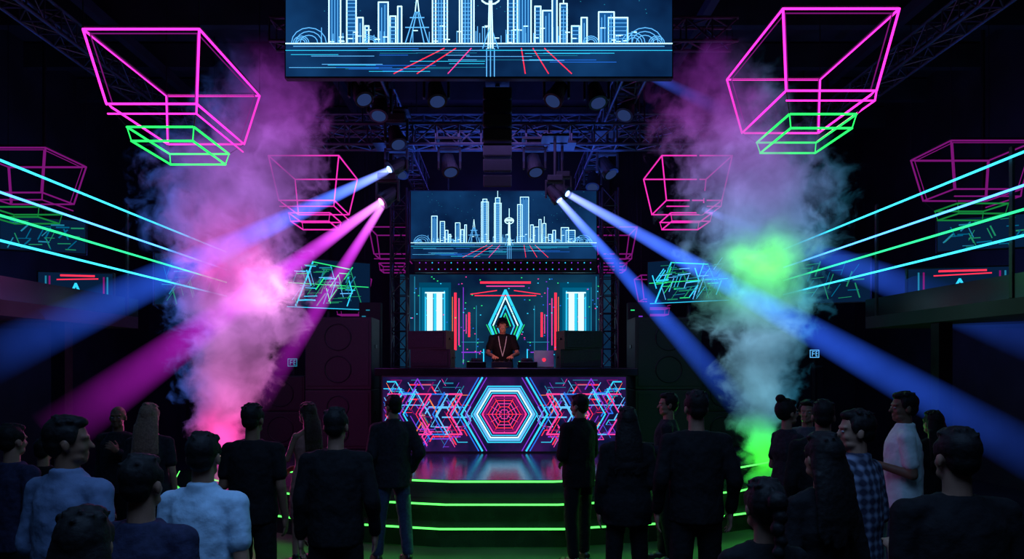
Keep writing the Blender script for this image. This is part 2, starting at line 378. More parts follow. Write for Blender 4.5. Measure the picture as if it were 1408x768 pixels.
# ------------------------------------------------------------ side screens
def sidescreen(u0,v0,u1,v1,d,kind,lab,rz=0,dim=False):
    k=d/1000; c=P((u0+u1)/2,(v0+v1)/2,d); w=(u1-u0)*k; h=(v1-v0)*k
    r=root('led_screen',(c.x,d,c.z-h/2),lab,'led screen','side led screens',rz)
    MB().box((0,.05,h/2),(w+.04,.08,h+.04),MATTE,.008).obj('housing',r)
    zb=c.z-h/2
    b=MB(); b.strip(-w/2,h/2,w/2,h/2,h,aN,.008)
    rr=random.Random(int(u0))
    def L(x0,z0,x1,z1,wd,m,o=0): b.strip((x0-.5)*w,z0*h,(x1-.5)*w,z1*h,wd,m,.004-o)
    pal=[aG,aGD,aCD,aC,aGD,aS] if not dim else [aGD,aCD,aT,aT,aGD]
    if kind==0:
        for i in range(80 if not dim else 30):
            x=rr.uniform(.05,.85);z=rr.uniform(.05,.9);m=rr.choice(pal)
            sl=rr.choice([(.12,.0),(.06,.3),(.05,-.3),(.15,.02),(.1,.25)])
            if z+sl[1]<.98 and z+sl[1]>.02 : L(x,z,min(.98,x+sl[0]),z+sl[1],rr.choice([.01,.015,.022]),m,rr.random()*.002)
        if not dim: L(.1,.05,.3,.95,.03,aC);L(.3,.95,.75,.85,.02,aG);L(.75,.85,.9,.1,.02,aGD);L(.02,.5,.98,.5,.015,aG);L(0,.02,1,.02,.012,aC)
    else:
        L(.5,.72,.35,.1,.03,aC);L(.5,.72,.65,.1,.03,aC);L(.5,.45,.43,.1,.02,aGD);L(.5,.45,.57,.1,.02,aG)
        L(.3,.93,.75,.93,.025,aR);L(.25,.82,.8,.86,.015,aR);L(.05,.2,.35,.25,.012,aV);L(.65,.25,.95,.2,.012,aV)
        for s in(.1,.15,.88,.93): L(s,.2,s,.9,.02,aM if s in(.15,.88) else aCD)
    b.obj('display_picture',r,fixn=False)
    if d>11 and abs(c.x)<5.5: MB().cyl((0,.1,.662-zb),(0,.1,0),.04,BLACK).obj('stand_pole',r)
    elif d>10: MB().cyl((0,.1,h),(0,.1,7.78-zb),.03,BLACK).obj('hanging_pole',r)
    else: MB().cyl((0,.1,2.72-zb),(0,.1,0),.04,BLACK).obj('stand_pole',r)
t=math.radians
sidescreen(395,358,512,425,13.8,0,'angled led screen with green circuit graphics beside the stage',t(32))
sidescreen(218,352,322,420,13.0,0,'dim led screen with green line graphics behind smoke',t(32),True)
sidescreen(888,356,1002,416,13.8,0,'angled led screen with green circuit graphics beside the stage',t(-32))
sidescreen(1082,352,1190,416,13.0,0,'dim led screen with green line graphics behind smoke',t(-32),True)
sidescreen(58,375,150,428,9.6,1,'small led screen with red bars and green triangle',t(14))
sidescreen(1256,368,1384,424,9.2,1,'small led screen with red bars and green triangle',t(-14))
sidescreen(10,300,110,345,11.5,0,'dim led screen high on the side',t(25),True)
sidescreen(1298,298,1408,342,11.5,0,'dim led screen high on the side',t(-25),True)

# ------------------------------------------------------------ neon cages
def cage(xc,y0,y1,wx,zt,zb,mp,mg,lab,s=1.,rt=.0125,low=True,dbl=False):
    yc=(y0+y1)/2; L=(y1-y0)
    r=root('neon_cage_lamp',(xc,yc,zb-.35),lab,'neon light','hanging neon cages')
    zb_=.35; zt_=zt-zb+.35
    T=[(sx*wx/2,sy*L/2,zt_) for sx,sy in((-1,-1),(1,-1),(1,1),(-1,1))]
    B=[(sx*wx/2*.8,sy*L/2*.76,zb_) for sx,sy in((-1,-1),(1,-1),(1,1),(-1,1))]
    B2=[(x*.98,y*.98,z-.1) for x,y,z in B]
    b=MB()
    for A in (T,B): 
        for i in range(4): b.cap(A[i],A[(i+1)%4],rt,mp,seg=8)
    for i in range(4): b.cap(T[i],B[i],rt,mp,seg=8)
    b.cap(B2[0],B2[1],rt*.8,mp,seg=8); b.cap(B2[1],B2[2],rt*.8,mp,seg=8); b.cap(B2[1],B[1],rt*.8,mp,seg=8)
    b.obj('neon_frame',r,smooth=True)
    b=MB()
    for i in range(4):
        a=V(T[i])+V((0,0,.03)); c=V(T[(i+1)%4])+V((0,0,.03)); b.cyl(a,c,rt*.9,BLACK,seg=6)
    b.obj('metal_channel',r)
    if dbl:   # fainter second tube set just inside the frame
        b=MB(); T2=[V((x*.93,y*.94,z-.02)) for x,y,z in T]; B3=[V((x*.92,y*.93,z+.02)) for x,y,z in B]
        for i in range(4): b.cap(T2[i],B3[i],rt*.5,PURD,seg=6); b.cap(T2[i],T2[(i+1)%4],rt*.5,PURD,seg=6)
        b.obj('inner_neon_frame',r,smooth=True)
    if low:
        G=[(x*.76,y*.72,.17) for x,y,z in B]; G2=[(x*.92,y*.92,0.03) for x,y,z in G]
        b=MB()
        for A in (G,G2):
            for i in range(4): b.cap(A[i],A[(i+1)%4],rt,mg,seg=8)
        for i in range(4): b.cyl(G[i],G2[i],rt*.5,mg,seg=6)
        b.obj('lower_neon_frame',r,smooth=True)
        for i in range(4): MB().cyl(G[i],B[i],.006,BLACK,seg=6).obj('bracket',r)
    for p in T: MB().cyl(p,(p[0],p[1],7.79-(zb-.35)),.007,BLACK,seg=6).obj('hanger_cable',r)
cage(3.5,7.5,9.37,1.2,5.73,4.97,PINK,GREEN,'large pink neon cage with green square beneath',dbl=True)
cage(-3.72,7.5,9.37,1.2,5.52,4.83,PINK,GREEN,'large pink neon cage with green square beneath',dbl=True)
cage(3.33,12.4,14.0,1.2,5.62,4.9,PINKD,PINKD,'smaller pink neon cage hanging above the stage side',rt=.012)
cage(-3.38,12.4,14.0,1.2,5.62,4.9,PINKD,PINKD,'smaller pink neon cage hanging above the stage side',rt=.012)
cage(-7.0,10.2,11.2,1.2,5.1,4.5,PURD,GREEND,'dim purple neon cage over the balcony',rt=.012,dbl=True)
cage(6.9,10.2,11.2,1.2,5.2,4.55,PURD,GREEND,'dim purple neon cage over the balcony',rt=.012,dbl=True)
cage(-2.35,15.3,16.3,.9,4.95,4.4,PURD,PURD,'dim purple neon cage near the back wall',rt=.013)
cage(2.4,15.3,16.3,.9,4.95,4.4,PURD,PURD,'dim purple neon cage near the back wall',rt=.013)
cage(-3.3,15.4,16.2,.8,3.95,3.45,PURD,PURD,'dim purple neon cage near the back wall',rt=.012)
cage(3.35,15.4,16.2,.8,3.95,3.45,PURD,PURD,'dim purple neon cage near the back wall',rt=.012)

# ------------------------------------------------------------ LED tube rails
for s in (-1,1):
    for z,m,nm in ((4.10,CYAN,'cyan'),(3.78,BLUE,'blue'),(3.55,GREENT,'green'),(3.30,CYAN,'cyan')):
        o=MB().cap((0,-4.9,0),(0,4.4 if s<0 else 4.1,0),.013,m,seg=10).obj('led_tube',loc=(s*5.0,8.8,z),smooth=True)
        tag(o,'long straight %s led tube running along the balcony'%nm,'led tube','balcony led tubes')
    for y in (4.6,7.2,9.8):
        o=MB().box((0,0,.75),(.03,.05,1.5),BLACK,.004).obj('rail_post',loc=(s*5.05,y,2.72)); tag(o,'thin black metal post carrying led tubes','post','balcony rail posts')
    o=MB().cyl((0,0,0),(0,0,4.5),.01,BLACK).obj('suspension_cable',loc=(s*5.02,12.7,3.28)); tag(o,'black cable holding the led tube ends','cable','suspension cables')

# ------------------------------------------------------------ trusses
def truss(name,p0,p1,size,lab,grp,rt=.022,hang=True):
    p0=V(p0);p1=V(p1);d=p1-p0;L=d.length;q=d.to_track_quat('Z','Y').to_matrix();b=MB();h=size/2
    C=[(-h,-h),(h,-h),(h,h),(-h,h)]
    for x,y in C: b.cyl(q@V((x,y,0)),q@V((x,y,L)),rt,ALU,seg=8)
    n=max(2,int(L/size*.9))
    for i in range(n):
        z0=L*i/n;z1=L*(i+1)/n
        for j in range(4):
            a=C[j];c=C[(j+1)%4]
            if i%2: a,c=c,a
            b.cyl(q@V((a[0],a[1],z0)),q@V((c[0],c[1],z1)),rt*.5,ALU,seg=6)
            b.cyl(q@V((C[j][0],C[j][1],z0)),q@V((C[(j+1)%4][0],C[(j+1)%4][1],z0)),rt*.5,ALU,seg=6)
    o=b.obj(name,loc=p0); tag(o,lab,'truss',grp)
    if hang:
        for f in(.15,.85):
            pp=d*f; MB().cyl(pp+V((0,0,h)),(pp.x,pp.y,7.79-p0.z),.01,BLACK,seg=6).obj('hanger_cable',o)
    return o
truss('lighting_truss',(-2.8,10.2,5.25),(2.85,10.2,5.25),.28,'black box truss spanning above the stage','overhead trusses')
truss('lighting_truss',(-4.8,12.0,6.0),(4.8,12.0,6.0),.28,'black box truss at the rear of the stage','overhead trusses')
truss('lighting_truss',(-2.8,8.9,6.1),(2.85,8.9,6.1),.28,'black box truss behind the big screen','overhead trusses')
for x in (-1.6,1.6): truss('lighting_truss',(x,8.7,5.64),(x,14.5,5.64),.28,'black box truss running away over the stage','overhead trusses')
for x in (-1.95,2.05): truss('truss_tower',(x,13.9,.662),(x,13.9,5.4),.3,'vertical black truss tower beside the dj backdrop','truss towers',hang=False)
for x in (-5.6,5.6): truss('lighting_truss',(x,5,6.3),(x,15,6.3),.3,'black ceiling truss running along the hall','overhead trusses')
for x,g in ((-2.45,aCD),(2.55,aG)):
    r=MB().box((0,0,1.1),(.4,.2,2.2),MATTE,.008).obj('equipment_rack',loc=(x,13.6,.662+.35)); tag(r,'tall equipment rack with tiny glowing indicators','equipment rack','equipment racks')
    b=MB()
    for i in range(18): b.box((R.uniform(-.14,.14),-.105,.1+i*.115),(.07,.01,.018),R.choice([g,aCD,aGD,aV]))
    q=b.obj('indicator_light',r); q['kind']='stuff'
    o=MB().box((0,0,.175),(.5,.5,.35),MATTE,.01).obj('flight_case',loc=(x,13.6,.662)); tag(o,'black flight case under the equipment rack','case','flight cases')

# ------------------------------------------------------------ beams + moving heads
def beam_mat(name,col,L,st):  # emissive see-through cone imitates lamp light scattered in haze
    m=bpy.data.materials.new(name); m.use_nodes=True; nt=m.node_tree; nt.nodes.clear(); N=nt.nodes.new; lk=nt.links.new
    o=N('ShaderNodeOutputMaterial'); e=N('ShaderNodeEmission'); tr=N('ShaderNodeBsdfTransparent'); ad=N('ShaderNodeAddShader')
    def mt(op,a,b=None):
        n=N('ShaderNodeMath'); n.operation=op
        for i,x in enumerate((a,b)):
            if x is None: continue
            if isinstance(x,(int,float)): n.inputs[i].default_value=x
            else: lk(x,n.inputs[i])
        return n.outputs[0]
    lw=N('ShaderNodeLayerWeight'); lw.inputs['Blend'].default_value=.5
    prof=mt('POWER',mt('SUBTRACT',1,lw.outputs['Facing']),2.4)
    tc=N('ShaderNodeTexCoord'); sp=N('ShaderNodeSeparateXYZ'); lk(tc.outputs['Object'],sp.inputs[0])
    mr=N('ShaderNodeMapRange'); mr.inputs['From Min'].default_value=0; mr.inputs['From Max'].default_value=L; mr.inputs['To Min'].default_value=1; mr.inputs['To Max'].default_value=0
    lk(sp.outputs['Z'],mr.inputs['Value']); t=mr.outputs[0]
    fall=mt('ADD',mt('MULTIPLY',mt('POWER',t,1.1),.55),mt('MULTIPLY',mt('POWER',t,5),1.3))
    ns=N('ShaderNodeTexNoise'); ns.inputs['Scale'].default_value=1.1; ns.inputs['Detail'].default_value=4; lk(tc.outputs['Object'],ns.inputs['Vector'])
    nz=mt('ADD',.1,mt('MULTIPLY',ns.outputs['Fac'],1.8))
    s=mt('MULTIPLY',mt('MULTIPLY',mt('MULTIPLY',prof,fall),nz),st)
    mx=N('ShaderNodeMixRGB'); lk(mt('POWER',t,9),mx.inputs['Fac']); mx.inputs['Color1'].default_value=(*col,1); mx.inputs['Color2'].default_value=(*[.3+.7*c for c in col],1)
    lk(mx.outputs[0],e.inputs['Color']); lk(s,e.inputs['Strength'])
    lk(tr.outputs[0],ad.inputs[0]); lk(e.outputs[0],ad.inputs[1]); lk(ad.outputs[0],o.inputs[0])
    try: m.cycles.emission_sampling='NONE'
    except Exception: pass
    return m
def mover(p,dirs,col,lens,mount,lab,spot=0,beams=(),s=1.):
    r=root('moving_head_light',(p.x,p.y,p.z),lab,'stage light','moving head lights')
    dz=max(mount-p.z,.34*s)
    MB().cyl((0,0,.3*s),(0,0,dz),.02,BLACK).box((0,0,.27*s),(.26*s,.2*s,.1*s),MATTE,.01).box((0,0,dz),(.36,.36,.03),BLACK).obj('base',r)
    b=MB()
    for q in(-1,1): b.box((q*.15*s,0,.1*s),(.03*s,.08*s,.3*s),MATTE,.008)
    b.box((0,0,.22*s),(.3*s,.1*s,.04*s),MATTE,.008); b.obj('yoke',r)
    dv=V(dirs).normalized()
    hd=MB().cyl(-dv*.16*s,dv*.05*s,.085*s,MATTE,r1=.11*s,seg=20).cyl(dv*.05*s,dv*.12*s,.12*s,BLACK,seg=20).obj('head',r)
    MB().cyl(dv*.12*s,dv*.125*s,.055*s if spot else .09*s,lens,seg=20).obj('lens',hd)
    for i,(tgt,r1,st) in enumerate(beams):
        v=tgt-p; L=v.length
        me=bpy.data.meshes.new('light_beam'); bm=bmesh.new(); seg=32
        rings=[]
        for t in [0.02,.25,.5,.75,1.0]:
            rad=.045+(r1-.045)*t; rings.append([bm.verts.new((rad*math.cos(2*math.pi*q/seg),rad*math.sin(2*math.pi*q/seg),L*t)) for q in range(seg)])
        for A,B in zip(rings[:-1],rings[1:]):
            for q in range(seg): bm.faces.new((A[q],A[(q+1)%seg],B[(q+1)%seg],B[q]))
        bm.to_mesh(me); bm.free()
        for f in me.polygons: f.use_smooth=True
        me.materials.append(beam_mat('beam',col,L*1.02,st))
        o=mkobj('light_beam',me,r); o.rotation_mode='QUATERNION'; o.rotation_quaternion=v.to_track_quat('Z','Y')
        o['label']='emissive cone drawn as a haze beam'
    if spot:
        ld=bpy.data.lights.new('spot','SPOT'); ld.energy=spot; ld.color=col; ld.spot_size=math.radians(16); ld.spot_blend=.6; ld.shadow_soft_size=.08
        lo=bpy.data.objects.new('lamp_light',ld); sc.collection.objects.link(lo); lo.parent=r; lo.location=dv*.15; lo.rotation_mode='QUATERNION'; lo.rotation_quaternion=dv.to_track_quat('-Z','Y')
LB=emi('lens_blue',(.2,.4,1),5); LM=emi('lens_magenta',(1,.15,.7),5); LD=emi('lens_dark',(.02,.04,.14),.8)
bc=(.03,.13,1); mc=(.62,.02,.75)
p=P(545,229,10.1); q=P(-40,505,7.5); mover(p,q-p,bc,LB,5.1,'moving head light throwing a blue beam',150,[(q,.3,1.25)])
p=P(533,271,10.1); q=P(70,600,8.0); mover(p,q-p,mc,LM,5.1,'moving head light throwing magenta beams',150,[(q,.32,1.15),(P(350,560,10),.2,.9)])
p=P(773,262,10.1); q=P(1480,660,7.0); mover(p,q-p,bc,LB,5.1,'moving head light throwing a blue beam',150,[(q,.28,1.15)],.8)
p=P(763,268,9.8); q=P(1030,570,9.0); mover(p,q-p,bc,LB,5.1,'moving head light throwing a blue beam down',150,[(q,.2,1.15)],.8)
p=P(960,285,12.0); q=P(1520,500,8.0); mover(p,q-p,bc,LD,5.84,'moving head light with a faint blue beam',0,[(q,.36,.7)],.8)
p=P(870,92,9.0); q=P(1010,160,8.6); mover(p,q-p,bc,LD,5.95,'moving head light with a faint blue beam',0,[(q,.12,.3)],.8)
for (u,v,dd,mz) in ((497,128,9.0,5.95),(522,150,9.4,5.49),(820,132,9.0,5.95),(862,150,9.6,5.49),(618,228,10.2,5.1),(735,228,10.2,5.1),(835,232,10.8,5.49),(545,190,9.9,5.49),(554,232,11.6,5.49),(815,250,12.8,5.49),(600,130,8.9,5.95),(765,130,8.9,5.95)):
    p=P(u,v,dd); mover(p,V((R.uniform(-.5,.5),-.5,-1)),bc,LD,mz,'unlit black moving head light hanging from truss',0,())
r=root('hanging_speaker_array',(P(684,180,9.2).x,9.2,P(684,250,9.2).z),'black curved speaker array hanging under the big screen','speaker array')
for i in range(7):
    z=.05+.17*i; a=.25-.04*i
    MB().box((0,-.05+.012*(i-4)**2,z),(.36,.32,.15),MATTE,.015,Euler((a,0,0)).to_matrix()).obj('array_module',r)
MB().cyl((0,0,1.2),(0,0,3.3),.03,BLACK).box((0,0,1.24),(.3,.3,.04),BLACK).obj('rigging_frame',r)

def sign(u,v,d,m,lab):
    k=d/1000; r=root('pictogram_sign',P(u,v,d),lab,'sign')
    MB().box((0,.02,0),(.2,.03,.17),MATTE).obj('housing',r)
    b=MB()
    for x0,z0,x1,z1 in ((-6,5,6,5),(6,5,6,-5),(6,-5,-6,-5),(-6,-5,-6,5),(-3,3,-3,-3),(-3,3,0,3),(-3,0,0,0),(2,3,4,3),(2,0,4,0),(2,-3,4,-3),(2,3,2,-3)):
        b.strip(x0*k,z0*k,x1*k,z1*k,.011,m,0)
    b.obj('pictogram',r,fixn=False)
    hz=P(u,v,d).z-.662; MB().box((0,.05,-hz/2-.04),(.05,.03,hz-.08),BLACK).obj('stand',r)
sign(1120,486,13.0,aS,'small white lit pictogram sign')
sign(402,498,13.0,aCD,'small cyan lit pictogram sign')

# ------------------------------------------------------------ smoke
def smoke(base,prof,ramp,side,hot,lab,dens=2.2,em=1.):  # volume emits its own colours in place of lamp light scattered by smoke
    Hs=prof[-1][0]
    r=root('smoke_plume',base,lab,'smoke')
    b=MB(); rings=[((cx,0,z),rr*1.5+.08,rr*1.5+.08) for z,cx,rr in prof]
    m=bpy.data.materials.new('smoke'); m.use_nodes=True; nt=m.node_tree; nt.nodes.clear(); N=nt.nodes.new; lk=nt.links.new
    def math_(op,a,bb=None,c=None,clamp=False):
        n=N('ShaderNodeMath'); n.operation=op; n.use_clamp=clamp
        for i,x in enumerate((a,bb,c)):
            if x is None: continue
            if isinstance(x,(int,float)): n.inputs[i].default_value=x
            else: lk(x,n.inputs[i])
        return n.outputs[0]
    o=N('ShaderNodeOutputMaterial'); tc=N('ShaderNodeTexCoord'); pos=tc.outputs['Object']
    wn=N('ShaderNodeTexNoise'); wn.inputs['Scale'].default_value=1.7; wn.inputs['Detail'].default_value=3; lk(pos,wn.inputs['Vector'])
    vs=N('ShaderNodeVectorMath'); vs.operation='SUBTRACT'; lk(wn.outputs['Color'],vs.inputs[0]); vs.inputs[1].default_value=(.5,.5,.5)
    vm=N('ShaderNodeVectorMath'); vm.operation='SCALE'; lk(vs.outputs[0],vm.inputs[0])
    hz=N('ShaderNodeMapRange'); spz=N('ShaderNodeSeparateXYZ'); lk(pos,spz.inputs[0]); lk(spz.outputs['Z'],hz.inputs['Value']); hz.inputs['From Min'].default_value=.5; hz.inputs['From Max'].default_value=2.8; hz.inputs['To Min'].default_value=.22; hz.inputs['To Max'].default_value=.75
    lk(hz.outputs[0],vm.inputs['Scale'])
    va=N('ShaderNodeVectorMath'); va.operation='ADD'; lk(pos,va.inputs[0]); lk(vm.outputs[0],va.inputs[1])
    sp=N('ShaderNodeSeparateXYZ'); lk(va.outputs[0],sp.inputs[0])
    tt=math_('DIVIDE',spz.outputs['Z'],Hs,clamp=True)
    def curve(vals):
        n=N('ShaderNodeFloatCurve'); c=n.mapping.curves[0]
        c.points[0].location=(vals[0][0]/Hs,vals[0][1]); c.points[1].location=(1,vals[-1][1])
        for z,v in vals[1:-1]: c.points.new(z/Hs,v)
        n.mapping.update(); lk(tt,n.inputs['Value']); return n.outputs[0]
    cxn=math_('MULTIPLY',math_('SUBTRACT',curve([(z,.5+cx/6) for z,cx,rr in prof]),.5),6)
    rn=math_('MULTIPLY',curve([(z,rr/2) for z,cx,rr in prof]),2)
    dx=math_('SUBTRACT',sp.outputs['X'],cxn)
    dist=math_('DIVIDE',math_('SQRT',math_('ADD',math_('MULTIPLY',dx,dx),math_('MULTIPLY',sp.outputs['Y'],sp.outputs['Y']))),rn)
    nn=N('ShaderNodeTexNoise'); nn.inputs['Scale'].default_value=3.4; nn.inputs['Detail'].default_value=6; nn.inputs['Roughness'].default_value=.62; lk(va.outputs[0],nn.inputs['Vector'])
    d1=math_('MULTIPLY',math_('SUBTRACT',.98,dist),2.4)
    d2=math_('MULTIPLY',math_('SUBTRACT',nn.outputs['Fac'],.5),8.0)
    dd=math_('ADD',d1,d2,clamp=True)
    fr=N('ShaderNodeValToRGB'); fr.color_ramp.elements[0].position=.0; fr.color_ramp.elements[0].color=(1,1,1,1); fr.color_ramp.elements[1].position=1; fr.color_ramp.elements[1].color=(0,0,0,1)
    e=fr.color_ramp.elements.new(.5); e.color=(.75,.75,.75,1); e=fr.color_ramp.elements.new(.8); e.color=(.34,.34,.34,1); lk(tt,fr.inputs['Fac'])
    dd=math_('MULTIPLY',dd,fr.outputs['Color'])
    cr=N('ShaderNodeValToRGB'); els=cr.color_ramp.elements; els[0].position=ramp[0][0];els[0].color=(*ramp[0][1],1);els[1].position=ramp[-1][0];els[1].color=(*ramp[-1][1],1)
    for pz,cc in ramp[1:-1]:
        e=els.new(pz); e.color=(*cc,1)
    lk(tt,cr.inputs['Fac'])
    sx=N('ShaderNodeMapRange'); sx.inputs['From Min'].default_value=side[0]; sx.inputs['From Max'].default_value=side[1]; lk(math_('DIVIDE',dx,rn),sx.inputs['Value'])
    mx=N('ShaderNodeMixRGB'); lk(sx.outputs[0],mx.inputs['Fac']); lk(cr.outputs['Color'],mx.inputs['Color1']); mx.inputs['Color2'].default_value=(*side[2],1)  # side tint painted into the emission as coloured light from one side
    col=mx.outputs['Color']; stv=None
    for hp,hr,hc,hs in hot:  # bright cores painted in as if lamps lit the smoke there
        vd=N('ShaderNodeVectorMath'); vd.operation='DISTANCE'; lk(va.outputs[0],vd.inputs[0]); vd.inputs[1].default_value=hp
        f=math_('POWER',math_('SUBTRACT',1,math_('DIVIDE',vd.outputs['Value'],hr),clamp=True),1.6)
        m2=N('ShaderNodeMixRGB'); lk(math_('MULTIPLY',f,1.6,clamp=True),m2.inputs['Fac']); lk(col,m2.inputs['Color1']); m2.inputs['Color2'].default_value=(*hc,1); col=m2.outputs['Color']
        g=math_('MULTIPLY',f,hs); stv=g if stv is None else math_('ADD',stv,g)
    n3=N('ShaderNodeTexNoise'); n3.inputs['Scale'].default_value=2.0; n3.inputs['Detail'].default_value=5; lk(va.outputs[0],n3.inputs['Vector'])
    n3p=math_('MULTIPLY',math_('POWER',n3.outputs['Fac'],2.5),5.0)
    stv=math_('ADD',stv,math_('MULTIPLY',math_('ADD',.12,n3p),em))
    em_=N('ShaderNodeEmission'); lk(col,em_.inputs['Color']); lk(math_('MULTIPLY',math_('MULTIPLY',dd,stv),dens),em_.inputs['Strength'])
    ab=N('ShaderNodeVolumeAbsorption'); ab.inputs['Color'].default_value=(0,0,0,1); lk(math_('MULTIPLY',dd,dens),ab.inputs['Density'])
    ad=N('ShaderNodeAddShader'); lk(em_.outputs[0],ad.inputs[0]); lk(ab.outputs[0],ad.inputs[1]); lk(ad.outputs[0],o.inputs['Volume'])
    try: m.cycles.volume_step_rate=.3; m.cycles.emission_sampling='NONE'
    except Exception: pass
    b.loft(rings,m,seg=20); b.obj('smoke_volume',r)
    fm=root('fog_machine',(base[0],base[1],0),'compact black fog machine on the floor','fog machine','fog machines')
    MB().box((0,0,.09),(.26,.34,.16),MATTE,.015).obj('body',fm); MB().cyl((0,0,.16),(0,0,.22),.035,BLACK).obj('nozzle',fm)
def zz(v,d): return H+(500-v)/1000*d
def xx(u,d): return (u-690)/1000*d
d=9.4; bx=xx(308,d)
pr=[(.24,0,.1)]+[(zz(v,d),xx(u,d)-bx,hw*d/1000) for v,u,hw in ((640,306,22),(590,308,34),(540,314,50),(480,322,62),(420,330,74),(380,335,80),(330,312,84),(280,320,92),(220,335,94),(160,365,76),(110,368,62),(60,355,46))]
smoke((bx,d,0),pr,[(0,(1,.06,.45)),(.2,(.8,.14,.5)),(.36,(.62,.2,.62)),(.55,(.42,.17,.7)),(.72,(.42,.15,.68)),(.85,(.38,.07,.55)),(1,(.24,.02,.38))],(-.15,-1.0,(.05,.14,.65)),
 [((xx(385,d)-bx,-.3,zz(395,d)),.66,(1,.35,.8),2.6),((0,0,zz(600,d)),.7,(1,.08,.45),1.1),((xx(325,d)-bx,-.2,zz(360,d)),.9,(.9,.12,.65),.3)],'tall magenta and violet smoke plume with light painted in',dens=4.4,em=.74)
d=9.1; bx=xx(1048,d)
pr=[(.24,0,.1)]+[(zz(v,d),xx(u,d)-bx,hw*d/1000) for v,u,hw in ((640,1048,22),(590,1048,32),(540,1048,42),(480,1046,54),(420,1046,66),(360,1048,82),(300,1045,92),(240,1038,94),(180,1012,84),(120,990,66),(60,980,48))]
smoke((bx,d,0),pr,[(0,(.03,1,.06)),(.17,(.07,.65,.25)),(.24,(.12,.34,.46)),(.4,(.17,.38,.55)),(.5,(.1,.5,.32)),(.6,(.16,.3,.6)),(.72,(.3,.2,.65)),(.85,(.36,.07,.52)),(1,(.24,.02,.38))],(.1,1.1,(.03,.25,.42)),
 [((xx(1042,d)-bx,-.25,zz(364,d)),.68,(.15,1,.15),2.1),((0,0,zz(630,d)),.7,(.06,1,.06),1.3)],'tall green and blue smoke plume with light painted in',dens=4.4,em=.74)

# ------------------------------------------------------------ people
SK=pbr('skin_light',(.36,.19,.13),.5,0,.1,20,0,.3); SK2=pbr('skin_tan',(.22,.11,.07),.5,0,.1,20,0,.3)
EYE=pbr('eye_white',(.35,.35,.35),.2,0,.05)
CL={'black':pbr('cloth_black',(.007,.007,.009),.85,0,.3,30,.3,.2),'char':pbr('cloth_charcoal',(.02,.02,.027),.85,0,.3,30,.3,.2),'navy':pbr('cloth_navy',(.022,.025,.06),.85,0,.3,30,.3,.2),
 'ltblue':pbr('cloth_light_blue',(.4,.6,.78),.8,0,.08,20,.3),'white':pbr('cloth_white',(.7,.78,.8),.8,0,.06,20,.3),'tan':pbr('cloth_tan',(.34,.14,.12),.7,0,.15,20,.3),
 'jean':pbr('denim',(.03,.045,.1),.85,0,.3,40,.3),'shirtblue':pbr('cloth_dusty_blue',(.12,.18,.32),.85,0,.1,20,.3),'grey':pbr('cloth_grey',(.07,.07,.09),.85,0,.2,30,.3)}
def plaid():
    m=pbr('cloth_plaid',(.05,.06,.1),.85); nt=m.node_tree; b=nt.nodes['Principled BSDF']; tc=[n for n in nt.nodes if n.type=='TEX_COORD'][0]
    outs=[]
    for ax in('X','Z'):
        w=nt.nodes.new('ShaderNodeTexWave'); w.bands_direction=ax; w.inputs['Scale'].default_value=6; nt.links.new(tc.outputs['Object'],w.inputs['Vector']); outs.append(w)
    mx=nt.nodes.new('ShaderNodeMath'); mx.operation='ADD'; nt.links.new(outs[0].outputs['Fac'],mx.inputs[0]); nt.links.new(outs[1].outputs['Fac'],mx.inputs[1])
    hf=nt.nodes.new('ShaderNodeMath'); hf.operation='MULTIPLY'; hf.inputs[1].default_value=.5; nt.links.new(mx.outputs[0],hf.inputs[0])
    r=nt.nodes.new('ShaderNodeValToRGB'); r.color_ramp.elements[0].position=.35; r.color_ramp.elements[0].color=(.015,.02,.05,1); r.color_ramp.elements[1].color=(.2,.24,.36,1); nt.links.new(hf.outputs[0],r.inputs['Fac']); nt.links.new(r.outputs['Color'],b.inputs['Base Color'])
    return m
CL['plaid']=plaid()
HC={'black':pbr('hair_black',(.007,.006,.007),.65,0,.4,60,.15,.25),'brown':pbr('hair_brown',(.04,.02,.012),.6,0,.4,60,.15,.3),'blonde':pbr('hair_blonde',(.26,.14,.1),.6,0,.3,60,.15,.3)}
SHOE=pbr('shoe_leather',(.015,.012,.012),.4,0,.2)
ARM={'down':((.05,-.03,-.27),(.06,.03,-.52)),'slack':((.07,-.05,-.26),(.07,.06,-.5)),'front':((.04,-.03,-.27),(-.06,.22,-.2)),'crossed':((.05,.04,-.27),(-.2,.2,-.24)),
 'pocket':((.1,-.08,-.25),(.04,.05,-.46)),'dj':((.08,.08,-.26),(-.03,.34,-.31)),'reach':((.03,.1,-.25),(-.08,.38,-.2)),'drink':((.05,.0,-.27),(-.02,.2,-.1)),'clasp':((.05,.02,-.27),(-.15,.17,-.36))}
def hand(b,W,dr,n,lat,m,curl=1.):
    dr=dr.normalized(); lat=(lat-dr*lat.dot(dr)).normalized(); n=(n-dr*n.dot(dr)-lat*n.dot(lat)).normalized()
    M=Matrix((lat,dr,n)).transposed()
    b.sph(W+dr*.045,(.041,.056,.017),m,rot=M,seg=14)
    b.cap(W-dr*.01,W+dr*.03,.024,m,.024,seg=10)
    for o,L in ((.031,.066),(.0105,.076),(-.0105,.07),(-.031,.054)):
        p=W+dr*.082+lat*o; dd=(dr+lat*o*6).normalized(); a=.2*curl
        for j,(f,rd) in enumerate(((.45,.0092),(.3,.0086),(.25,.0078))):
            e=dd*math.cos(a)+n*math.sin(a); q=p+e*L*f*1.05; b.cap(p,q,rd,m,rd*.93,seg=8); p=q; a+=.42*curl
    p=W+dr*.025+lat*.03; q=p+(dr*.6+lat*.65+n*.25).normalized()*.042; b.cap(p,q,.0125,m,.011,seg=8); b.cap(q,q+(dr*.85+lat*.3+n*.35).normalized()*.032,.0105,m,.009,seg=8)
